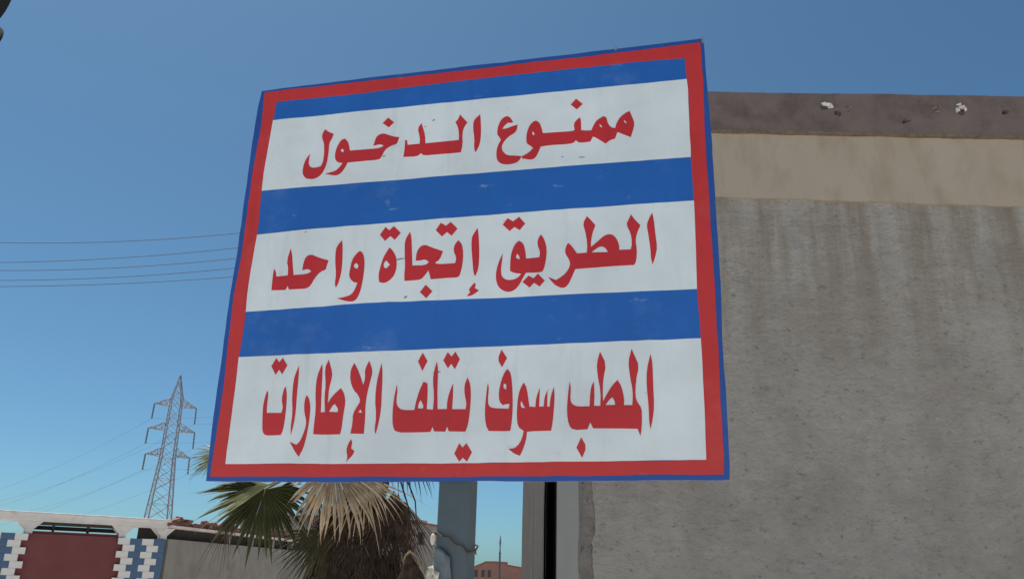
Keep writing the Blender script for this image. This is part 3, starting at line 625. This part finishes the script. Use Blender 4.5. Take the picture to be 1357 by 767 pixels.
# ---------------------------------------------------------------- tiled boundary wall on the left
WD = Vector((0.821, 0.571, 0)).normalized(); WN = Vector((-WD.y, WD.x, 0))      # WN points away from the camera
WROT = Matrix((WD, WN, SZ)).transposed()
wall = thing('tiled_boundary_wall', 'boundary wall of maroon panels and blue and white tiled pillars under a pale beam, bottom left', 'wall', (-5.516, 14.0, 0), WROT)
S0 = -4.75
b = MB(); b.box((S0, -0.04, 2.285), (0.05, 0.30, 2.415)); b.box((S0, -0.075, 2.375), (0.075, 0.335, 2.4165))
b.build('beam', M['beam'], wall, bevel=0.012)
def post(s):
    b = MB(); b.box((s - 0.05, -0.02, 2.112), (s + 0.05, 0.22, 2.284)); b.build('post', M['beam'], wall, bevel=0.006)
    b = MB()
    for sg in (-1, 1):
        x0 = s + sg * 0.05; x1 = s + sg * 0.17
        vs = [(x0, -0.015, 2.283), (x1, -0.015, 2.283), (x0, -0.015, 2.165), (x0, 0.21, 2.283), (x1, 0.21, 2.283), (x0, 0.21, 2.165)]
        b.add(vs, [(0, 1, 2), (3, 5, 4), (0, 3, 4, 1), (1, 4, 5, 2), (2, 5, 3, 0)])
    b.build('bracket', M['beam'], wall)
for s in (-4.60, -3.98, -2.62, -1.92, -0.62, 0.0): post(s)
for a0, a1 in ((-3.92, -2.68), (-1.86, -0.68)):
    b = MB(); b.box((a0 - 0.14, 0.0, 0.0), (a1 + 0.085, 0.17, 2.110)); b.box((a0, 0.03, 2.110), (a1, 0.169, 2.150)); b.build('panel', M['maroon'], wall)
    b = MB()
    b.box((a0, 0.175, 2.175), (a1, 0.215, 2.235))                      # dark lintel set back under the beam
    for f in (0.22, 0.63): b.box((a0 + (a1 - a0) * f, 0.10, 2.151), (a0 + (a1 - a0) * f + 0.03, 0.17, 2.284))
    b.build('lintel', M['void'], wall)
    b = MB(); b.box((a0, 0.04, 2.242), (a1, 0.169, 2.2835)); b.build('soffit_shade', M['void'], wall)  # dark strip painted in for the shadow hanging under the beam
RH, TW = 0.098, 0.176
tm = {}
for w_ in (TW, 0.0961, 0.0801):
    for c in ('tile_white', 'tile_blue'):
        b = MB(); b.box((0.0015, -0.030, 0.0015), (w_ - 0.0015, 0.0, RH - 0.0015))
        me = mesh_from('tile', b.v, b.f); me.materials.append(M[c]); 
        bm = bmesh.new(); bm.from_mesh(me); bmesh.ops.recalc_face_normals(bm, faces=bm.faces); bm.to_mesh(me); bm.free()
        tm[(w_, c)] = me
def tiled_pillar(s0, s1, zt, first, toothed):
    """four columns of tiles from s0 to s1, every other row set over by a little under half a tile"""
    b = MB()
    if toothed: b.box((s0 + 0.02, -0.0240, 0.0), (s1 - 0.085, -0.0005, zt - 0.004)); b.box((s0 + 0.02, 0.0, 0.0), (s1 - 0.0865, 0.12, zt - 0.004))
    else: b.box((s0 + 0.085, -0.0240, 0.0), (s1 - 0.01, 0.12, zt - 0.004))
    b.build('pillar_core', M['smooth_render'], wall)
    names = ('tile_white', 'tile_blue') if first == 'white' else ('tile_blue', 'tile_white')
    for r in range(int(zt / RH)):
        z = zt - (r + 1) * RH
        if toothed:
            sh = 0.0 if r % 2 == 0 else -0.0801
            cells = [(s0 + sh + k * TW, TW, names[k % 2]) for k in range(4)]
        elif r % 2 == 0: cells = [(s0 + k * TW, TW, names[k % 2]) for k in range(4)]
        else: cells = [(s0 + 0.0801 + k * TW, TW, names[k % 2]) for k in range(3)] + [(s0 + 0.0801 + 3 * TW, 0.0961, names[1])]
        for x, w_, c in cells:
            t = bpy.data.objects.new('tile', tm[(w_, c)]); COL.objects.link(t); t.parent = wall
            t.location = (x, -0.0245, z)
tiled_pillar(-2.62, -1.916, 2.105, 'blue', True)
tiled_pillar(-0.674, 0.03, 2.105, 'white', False)
tiled_pillar(-4.68, -3.976, 2.105, 'blue', True)

# ---------------------------------------------------------------- low rear building with a broken brick eave
RD = Vector((0.208, 0.978, 0)).normalized(); RN = Vector((-RD.y, RD.x, 0))
RROT = Matrix((RD, -RN, SZ)).transposed()
rear = thing('brick_topped_wall', 'grey rendered wall with a pale coping topped by broken red bricks, behind the palm', 'wall', (-5.44, 14.05, 0), Matrix((RD, RN, SZ)).transposed())
b = MB(); b.box((0.0, 0.0, 0.0), (7.8, 0.6, 2.120)); b.build('wall', M['rear_render'], rear)
b = MB(); b.box((0.02, 0.16, 2.121), (7.8, 0.6, 2.292)); b.build('recess', M['void'], rear)  # coloured dark for the shadow beneath the coping
b = MB(); b.box((-0.06, -0.08, 2.294), (7.85, 0.7, 2.330)); b.build('coping', M['pale_trim'], rear, bevel=0.006)
random.seed(11)
for k in range(9):
    b = MB(); x = 1.9 + k * 0.86 if k < 7 else 7.5 + (k - 7) * 0.15; b.box((x, 0.02, 2.1215), (x + 0.07, 0.12, 2.2925)); b.build('coping_support', M['rear_render'], rear)
# individual broken bricks lying along the roof edge
bmeshes = []
for v in range(5):
    bm = bmesh.new(); bmesh.ops.create_cube(bm, size=1)
    sx, sy, sz = random.uniform(0.13, 0.24), random.uniform(0.09, 0.12), random.uniform(0.05, 0.075)
    for q in bm.verts:
        q.co = Vector((q.co.x * sx, q.co.y * sy, q.co.z * sz)) + Vector([random.uniform(-0.014, 0.014) for _ in range(3)])
    me = bpy.data.meshes.new('brick'); bm.to_mesh(me); bm.free(); me.materials.append(M['brick']); bmeshes.append(me)
x = 0.0
while x < 7.7:
    lay = 1 if random.random() < 0.45 else 2
    for L in range(lay):
        o = bpy.data.objects.new('brick', random.choice(bmeshes)); COL.objects.link(o); o.parent = rear
        o.location = (x + random.uniform(-0.03, 0.03), 0.03 + random.uniform(-0.03, 0.05), 2.362 + L * 0.062)
        o.rotation_euler = (random.uniform(-0.2, 0.2), random.uniform(-0.25, 0.25), random.uniform(-0.5, 0.5))
    x += random.uniform(0.13, 0.21)

# ---------------------------------------------------------------- small grey building with window, behind the palm
GD = Vector((0.331, 0.944, 0)).normalized(); GN = Vector((-GD.y, GD.x, 0))
gb = thing('small_grey_building', 'small grey one-storey building with a dark little window, left of the sign pole', 'building', (-2.655, 22.0, 0), Matrix((GD, GN, SZ)).transposed())
WX0, WX1, WZ0, WZ1 = 0.98, 1.42, 2.47, 2.80
b = MB()
b.box((-1.2, 0, 0), (WX0, 0.2, 3.0)); b.box((WX1, 0, 0), (4.2, 0.2, 3.0)); b.box((WX0, 0, 0), (WX1, 0.2, WZ0)); b.box((WX0, 0, WZ1), (WX1, 0.2, 3.0))
b.box((-1.2, 0.2, 0), (-1.0, 4, 3.0)); b.box((4.0, 0.2, 0), (4.2, 4, 3.0)); b.box((-1.0, 3.8, 0), (4.0, 4, 3.0))
b.build('wall', M['rear_render'], gb)
b = MB(); b.box((-1.3, -0.08, 3.001), (4.3, 4.1, 3.045)); b.build('roof', M['brick'], gb)
b = MB(); b.box((WX0 + 0.03, 0.08, WZ0 + 0.03), (WX1 - 0.03, 0.1, WZ1 - 0.03)); w0 = b.build('window', M['dark_glass'], gb)
b = MB(); b.box((WX0, 0.06, WZ0), (WX0 + 0.03, 0.12, WZ1)); b.box((WX1 - 0.03, 0.06, WZ0), (WX1, 0.12, WZ1)); b.box((WX0 + 0.03, 0.06, WZ0), (WX1 - 0.03, 0.12, WZ0 + 0.03)); b.box((WX0 + 0.03, 0.06, WZ1 - 0.03), (WX1 - 0.03, 0.12, WZ1))
b.build('frame', M['rope'], w0)
b = MB(); b.box((1.45, 0.25, 3.046), (2.1, 0.8, 3.16)); b.build('roof_block', M['pale_trim'], gb, bevel=0.02)

# ---------------------------------------------------------------- far red brick building and mast
fb = thing('far_brick_building', 'far red brick building with stepped roofline and small dark windows, right of the pole', 'building', (0, 200, 0))
prof = [(-8.3, 0), (-8.3, 4.05), (-7.2, 4.6), (-7.2, 4.72), (-6.9, 4.72), (-5.2, 5.45), (-4.5, 5.80), (-2.5, 5.85), (0.6, 5.75), (0.6, 5.20), (4.0, 4.70), (14, 4.5), (14, 0)]
slab('wall', [prof], 0, 14, M['far_brick'], fb)
b = MB()
for (x0, z0), (x1, z1) in zip(prof[4:-2], prof[5:-1]):
    if abs(x1 - x0) > 0.1:
        b.add([(x0, -0.4, z0 - 0.25), (x1, -0.4, z1 - 0.25), (x1, -0.4, z1 + 0.12), (x0, -0.4, z0 + 0.12), (x0, 14.2, z0 - 0.25), (x1, 14.2, z1 - 0.25), (x1, 14.2, z1 + 0.12), (x0, 14.2, z0 + 0.12)],
              [(0,1,2,3), (4,7,6,5), (3,2,6,7), (0,4,5,1), (0,3,7,4), (1,5,6,2)])
b.build('cornice', M['brick'], fb)
for x in (-6.9, -5.35, -3.9):
    b = MB(); b.box((x, -0.06, 2.5), (x + 0.75, 0.05, 4.0)); b.build('window', M['dark_glass'], fb)
b = MB(); b.box((-15, 2, 0), (-8.31, 10, 3.0)); b.build('annex', M['far_brick'], fb)
b = MB(); b.tube([(0, 0, 0), (0, 0, 5.9)], 0.16, 8); 
mast = thing('antenna_mast', 'thin dark mast with a slim pointed head in front of the far brick building', 'mast', (-0.92, 150, 0))  # slim dark antenna mast, carries no lamp
b.build('mast_pole', M['cable'], mast)
b = MB(); b.tube([(0, 0, 5.9), (0, 0, 6.0), (0, 0, 7.8), (0.03, 0, 9.2)], [0.10, 0.24, 0.20, 0.03], 8); b.build('mast_head', M['insulator'], mast)

# ---------------------------------------------------------------- lattice pylon
ax = Vector((6.4, 4.1, 0)).normalized(); ay = Vector((-ax.y, ax.x, 0))
PB = Vector((-53.3, 132.0, 0))
pyl = thing('lattice_pylon', 'tall steel lattice power pylon with six cross arms beyond the left wall', 'pylon', PB, Matrix((ax, ay, SZ)).transposed())
def pw_half(z):
    if z < 18.5: return 2.35 + (1.0 - 2.35) * (z / 18.5)
    if z < 28.0: return 1.0 + (0.80 - 1.0) * ((z - 18.5) / 9.5)
    return max(0.06, 0.80 * (1 - (z - 28.0) / 3.9))
lv = [0, 3.6, 6.6, 9.2, 11.5, 13.5, 15.3, 17.0, 18.5, 20.1, 21.7, 23.0, 24.6, 26.2, 28.0, 29.4, 30.6, 31.8]
cor = [(-1, -1), (1, -1), (1, 1), (-1, 1)]
for cx_, cy_ in cor:
    b = MB(); b.tube([(cx_ * pw_half(z), cy_ * pw_half(z), z) for z in lv], [0.13] * 9 + [0.10] * 9, 4); b.build('corner_leg', M['galv'], pyl)
b = MB()
for i in range(len(lv) - 1):
    z0, z1 = lv[i], lv[i + 1]; h0, h1 = pw_half(z0), pw_half(z1)
    for k in range(4):
        a, c_ = cor[k], cor[(k + 1) % 4]
        b.tube([(a[0]*h0, a[1]*h0, z0), (c_[0]*h1, c_[1]*h1, z1)], 0.040, 4)
        b.tube([(c_[0]*h0, c_[1]*h0, z0), (a[0]*h1, a[1]*h1, z1)], 0.040, 4)
        if i % 2 == 0: b.tube([(a[0]*h0, a[1]*h0, z0), (c_[0]*h0, c_[1]*h0, z0)], 0.040, 4)
b.build('lattice_bracing', M['galv'], pyl)
TIPS = []
for z, ln in ((26.8, 3.2), (22.9, 3.5), (18.9, 3.3)):
    for sg in (-1, 1):
        b = MB(); h = pw_half(z); ht = pw_half(z + 1.1)
        tip = (sg * ln, 0, z + 0.05)
        for cy_ in (-1, 1):
            b.tube([(sg * h, cy_ * h, z), tip], 0.085, 4)
            b.tube([(sg * ht, cy_ * ht, z + 1.25), tip], 0.06, 4)
            for f in (0.33, 0.66):
                p0 = Vector((sg * h, cy_ * h, z)).lerp(Vector(tip), f); p1 = Vector((sg * ht, cy_ * ht, z + 1.25)).lerp(Vector(tip), f)
                b.tube([p0, p1], 0.045, 4)
                p2 = Vector((sg * ht, cy_ * ht, z + 1.25)).lerp(Vector(tip), f - 0.33); b.tube([p0, p2], 0.04, 4)
        b.build('cross_arm', M['galv'], pyl)
        b = MB(); zz = z
        end = (sg * (ln + 0.15), -0.55 if sg < 0 else 0.3, z - 2.5)
        N_ = 12
        pts = [Vector(tip).lerp(Vector(end), i / N_) for i in range(N_ + 1)]
        b.tube(pts, [0.15 if i % 2 else 0.09 for i in range(N_ + 1)], 6)
        b.build('insulator_string', M['insulator'], pyl)
        TIPS.append((sg, z, pyl.matrix_world @ Vector(end)))
pm = Matrix.Translation(PB) @ Matrix((ax, ay, SZ)).transposed().to_4x4()
def cable(name, a, c_, sag, rad, label, group, n=40):
    b = MB()
    a, c_ = Vector(a), Vector(c_)
    b.tube([a.lerp(c_, i / n) - Vector((0, 0, 4 * sag * (i / n) * (1 - i / n))) for i in range(n + 1)], rad, 5)
    o = b.build(name, M['cable'], None, smooth=True)
    return tag(o, label, 'cable', group)
lvn = {26.8: 'top', 22.9: 'middle', 18.9: 'bottom'}
for sg, ln_ in ((-1, (3.2, 3.5, 3.3)), (1, (3.2, 3.5, 3.3))):
    for z, ln in zip((26.8, 22.9, 18.9), ln_):
        e = pm @ Vector((sg * (ln + 0.15), -0.55 if sg < 0 else 0.3, z - 2.5))
        side = 'left' if sg < 0 else 'right'
        cable('conductor', e, e + Vector((-150, 150, -1.0)), 7.0, 0.014, 'thin conductor running left from the %s %s arm of the pylon' % (lvn[z], side), 'conductors of the lattice pylon')
        cable('conductor', e, e + Vector((170, -15, 14.0)), 2.5, 0.014, 'thin conductor running right from the %s %s arm of the pylon' % (lvn[z], side), 'conductors of the lattice pylon')

# five nearer cables across the sky on the left
rows = [(19.50, 19.62, 20.45), (18.26, 18.52, 19.51), (17.77, 17.95, 18.85), (17.16, 17.36, 18.25), (16.79, 16.98, 17.72)]
ords = ['topmost of the five cables left of the sign, set apart above the rest', 'second cable from the top of the five left of the sign', 'middle cable of the five left of the sign', 'fourth cable from the top of the five left of the sign', 'lowest of the five cables crossing the sky left of the sign']
for (z0, z1, z2), lb in zip(rows, ords):
    # parabola through three measured points of each span
    x0, x1, x2 = -29.6, -25.2, -16.3
    xs = [-46 + 76 * i / 60 for i in range(61)]
    def zf(x): return z0*(x-x1)*(x-x2)/((x0-x1)*(x0-x2)) + z1*(x-x0)*(x-x2)/((x1-x0)*(x1-x2)) + z2*(x-x0)*(x-x1)/((x2-x0)*(x2-x1))
    b = MB(); b.tube([(x, 45, min(zf(x), 27)) for x in xs], 0.019, 5)
    tag(b.build('overhead_cable', M['cable'], None, smooth=True), lb, 'cable', 'five overhead cables left of the sign')

# ---------------------------------------------------------------- fan palm
PC = Vector((-1.03, 6.15, 0))
palm = thing('fan_palm', 'short fan palm with green fronds and a skirt of dead leaves, behind the sign', 'palm tree', PC)
def P(x, y, z): return Vector((x, y, z)) - PC
b = MB()
zs = [2.35 * i / 24 for i in range(25)]
b.tube([(0.02 * math.sin(z * 3), 0.02 * math.cos(z * 2), z) for z in zs], [0.20 - 0.02 * z + (0.015 if i % 2 else 0) for i, z in enumerate(zs)], 14)
b.build('trunk', M['trunk'], palm, smooth=True)
def frond(hub, axis, normal, rad, nb=44, arc=200, droop=0.10, m='frond', root=None, name='frond', seed=0, joined=0.42, fold=0.5, curl=0.5, width=1.0, jit=0.05, label=None, backfold=0.0):
    rnd = random.Random(seed)
    a = Vector(axis).normalized(); nrm = Vector(normal); nrm = (nrm - a * nrm.dot(a)).normalized(); s = a.cross(nrm)
    hub = Vector(hub)
    V = []; F = []
    K = 12; dth = R(arc) / nb
    for i in range(nb):
        th = -R(arc) / 2 + (i + 0.5) * dth + rnd.uniform(-0.2, 0.2) * dth
        c = math.cos(th)
        d = a * math.cos(th) + s * math.sin(th)
        # costapalmate cup: outer blades swing back towards the normal
        d = (d + nrm * (backfold * (1 - c))).normalized()
        side = d.cross(nrm).normalized()
        ln = rad * (0.80 + 0.20 * c) * rnd.uniform(1 - 2 * jit, 1 + jit)
        p = hub.copy(); st = ln / K
        gdir = Vector((rnd.uniform(-0.3, 0.3), rnd.uniform(-0.3, 0.3), -1))
        myd = droop * rnd.uniform(0.5, 1.7)
        b0 = len(V)
        for k in range(K + 1):
            t = k / K
            if t < joined: w = max(0.003, rad * t * math.tan(dth / 2) * 1.06)
            else: w = max(0.0007, rad * joined * math.tan(dth / 2) * 1.06 * width * (1 - ((t - joined) / (1 - joined)) ** 1.25))
            up = nrm - d * nrm.dot(d); up.normalize()
            fl = fold * (1.0 if t < joined else 0.8)
            V += [p - side * w, p + up * w * fl * 1.2, p + side * w]
            bend = myd * (max(0, t - 0.25) ** 1.3) * 1.6
            d = (d + gdir * bend * 0.35 + nrm * (rnd.uniform(-1, 1) * 0.04 * curl * t)).normalized()
            side = (side - d * side.dot(d)).normalized()
            p = p + d * st
        for k in range(K):
            q = b0 + k * 3
            F += [(q, q+3, q+4, q+1), (q+1, q+4, q+5, q+2)]
    me = mesh_from(name, V, F, False)
    o = link(name, me, M[m], palm)
    if label: o['label'] = label
    if root is not None:
        r0 = Vector(root); mid = (r0 + hub) / 2 + Vector((0, 0, 0.06))
        bb = MB(); bb.tube([r0, r0.lerp(mid, 0.5) + Vector((0, 0, 0.03)), mid, hub.lerp(mid, 0.5) + Vector((0, 0, 0.012)), hub, hub + a * rad * 0.10], [0.016, 0.013, 0.011, 0.010, 0.008, 0.003], 6)
        bb.build('petiole', M['petiole'], o, smooth=True)
    return o
CR = P(-1.05, 6.12, 2.42)
frond(P(-1.60, 5.74, 2.18), (-1.0, 0.05, -0.25), (0.05, -0.66, 0.76), 0.56, 18, 80, 0.22, 'frond', CR, seed=3, backfold=-0.1, label='green frond with sunlit blades reaching left just below the sign', joined=0.40, curl=1.6, jit=0.16)
frond(P(-1.64, 5.78, 2.15), (-0.12, 0.0, -0.99), (0.10, -0.99, -0.12), 0.47, 40, 225, 0.26, 'frond_shaded', CR, seed=4, joined=0.60, curl=1.8, jit=0.16, fold=0.9, label='dark shaded frond hanging left of the trunk below the sign')
frond(P(-1.88, 5.85, 1.98), (-0.10, 0.0, -1.0), (0.10, -0.99, 0.1), 0.36, 14, 60, 0.2, 'dead', CR, seed=44, joined=0.25, curl=2.5, jit=0.2, name='dead_frond', width=0.8)
frond(P(-1.17, 5.70, 2.30), (0.05, 0.03, -1.0), (-0.12, -0.80, 0.62), 0.50, 34, 200, 0.60, 'dry', CR, seed=5, backfold=-0.30, label='large dry tan frond hanging over the trunk just below the sign', joined=0.52, width=1.0, fold=1.5, curl=2.6, jit=0.16)
frond(P(-0.98, 5.82, 2.26), (0.25, 0.0, -1.0), (0.0, -0.88, 0.5), 0.50, 20, 120, 0.35, 'dry', None, seed=6, joined=0.28, width=0.9, curl=2.0, jit=0.15, name='dead_frond')
frond(P(-2.06, 6.10, 2.41), (-1.0, 0.0, -0.10), (0.1, -0.80, 0.6), 0.27, 30, 110, 0.45, 'frond', CR, seed=7, joined=0.6, curl=2.0, jit=0.15, label='green frond tip showing left of the sign')
frond(P(-0.80, 6.20, 2.62), (0.62, 0.0, -0.75), (0.3, -0.7, 0.5), 0.52, 30, 150, 0.5, 'frond_shaded', CR, seed=8)
frond(P(-1.22, 5.92, 1.90), (-0.50, -0.1, -0.85), (0.2, -0.9, 0.3), 0.44, 22, 120, 0.25, 'frond_shaded', P(-1.06, 6.1, 2.1), seed=9, label='dark green frond low on the left of the dead leaf skirt')
# crown above, behind the sign board
rnd = random.Random(21)
for k in range(11):
    t = 2 * math.pi * k / 11 + 0.2
    el = 0.35 + 0.6 * rnd.random()
    d = Vector((0.62 * math.cos(t) + 0.30, 0.8 * math.sin(t) + 0.15, el)).normalized()
    hub = CR + d * (0.42 + 0.1 * rnd.random())
    frond(hub, d + Vector((0, 0, -0.15)), Vector((0, 0, 1)) + d * -0.3, 0.50, 34, 210, 0.22, 'frond', CR, seed=30 + k)
# skirt of dead leaves
rnd = random.Random(8)
for k in range(36):
    t = 2 * math.pi * k / 12 + rnd.uniform(-0.25, 0.25)
    tier = k // 12
    r = 0.20 + 0.03 * rnd.random()
    z = 2.20 - 0.33 * tier - 0.12 * rnd.random()
    hub = Vector((r * math.cos(t) * 1.10, r * math.sin(t), z))
    out = Vector((math.cos(t), math.sin(t), 0))
    frond(hub, Vector((out.x * 0.20, out.y * 0.20, -1)), out + Vector((0, 0, 0.3)), 0.62 + 0.12 * rnd.random(), 26, 75 + 35 * rnd.random(), 0.2, 'dead', None, name='dead_frond', seed=60 + k, joined=0.30, width=0.9, curl=1.6, jit=0.12)
for k, (x, z, ax_) in enumerate([(-0.78, 2.05, 0.10), (-0.70, 1.98, 0.22), (-0.86, 1.95, 0.0), (-1.30, 2.02, -0.12), (-0.95, 1.92, 0.05)]):
    frond(P(x, 5.86, z + 0.12), (ax_, -0.02, -1), (0.2, -1, 0.2), 0.55, 20, 70, 0.15, 'dead', None, name='dead_frond', seed=100 + k, joined=0.25, width=0.8, curl=2.0, jit=0.15)
# long thin bare stalks arching on the right
for k, pts in enumerate([[(-0.83, 5.95, 2.35), (-0.70, 5.85, 2.27), (-0.62, 5.80, 2.10), (-0.60, 5.80, 1.95), (-0.58, 5.82, 1.84)], [(-0.85, 5.95, 2.36), (-0.74, 5.85, 2.25), (-0.66, 5.8, 2.05), (-0.66, 5.8, 1.80)]]):
    b = MB(); b.tube([P(*p) for p in pts], [0.008, 0.007, 0.005, 0.004, 0.002][:len(pts)], 5); b.build('dry_stalk', M['dead'], palm, smooth=True)
# one withered leaf twisted out to the right
frond(P(-0.625, 5.72, 1.765), (0.10, 0.0, -1), (0.3, -1, 0.1), 0.34, 13, 60, 0.15, 'dead', None, name='dead_frond', seed=140, joined=0.75, curl=3.0, jit=0.2, label='withered brown leaf folded over at the right of the trunk')
b = MB(); b.tube([P(-0.665, 5.70, 1.70), P(-0.650, 5.69, 1.745), P(-0.622, 5.69, 1.772), P(-0.585, 5.69, 1.745), P(-0.555, 5.69, 1.70), P(-0.50, 5.69, 1.655), P(-0.47, 5.69, 1.58)], [0.003, 0.006, 0.009, 0.005, 0.008, 0.006, 0.004], 6); b.build('leaf_stalk', M['petiole'], palm, smooth=True)

# ---------------------------------------------------------------- twig with dark leaves at the upper left
tw = thing('leafy_twig', 'dark oval leaves of an overhanging twig at the top left corner', 'twig', (-2.1, 2.3, 3.45))
b = MB(); b.tube([(-0.5, 0.1, 0.35), (-0.2, 0.05, 0.22), (0.15, 0.0, 0.12), (0.40, -0.05, 0.05)], [0.012, 0.009, 0.006, 0.002], 6); b.build('twig_stem', M['bark'], tw, smooth=True)
def leaf(base, tip, wid, up):
    base, tip = Vector(base), Vector(tip); d = tip - base; s = d.cross(Vector(up)).normalized(); nn = s.cross(d).normalized()
    V = []; F = []; K = 10
    for k in range(K + 1):
        t = k / K; w = wid * math.sin(math.pi * min(1, t * 0.97 + 0.03)) ** 0.75; c = base + d * t - nn * (0.12 * d.length * (t - 0.5) ** 2)
        V += [c - s * w + nn * w * 0.25, c, c + s * w + nn * w * 0.25]
    for k in range(K):
        q = k * 3; F += [(q, q+3, q+4, q+1), (q+1, q+4, q+5, q+2)]
    o = link('leaf', mesh_from('leaf', V, F, True), M['leaf'], tw)
    sd = o.modifiers.new('thick', 'SOLIDIFY'); sd.thickness = 0.0015
W_ = Vector((-2.1, 2.3, 3.45))
leaf(Vector((-1.70, 2.24, 3.43)) - W_, Vector((-1.640, 2.20, 3.235)) - W_, 0.052, (0, -1, 0.1))
leaf(Vector((-1.68, 2.25, 3.24)) - W_, Vector((-1.650, 2.20, 3.09)) - W_, 0.046, (0, -1, 0.1))
leaf(Vector((-1.85, 2.3, 3.60)) - W_, Vector((-1.80, 2.2, 3.42)) - W_, 0.04, (0.3, -1, 0.3))
leaf(Vector((-2.2, 2.3, 3.66)) - W_, Vector((-2.25, 2.2, 3.46)) - W_, 0.04, (-0.3, -1, 0.3))
b = MB(); b.tube([Vector((-1.72, 2.25, 3.56)) - W_, Vector((-1.70, 2.28, 3.42)) - W_], 0.003, 5); b.tube([Vector((-1.70, 2.28, 3.42)) - W_, Vector((-1.68, 2.25, 3.24)) - W_], 0.002, 5); b.build('leaf_stalk', M['bark'], tw)
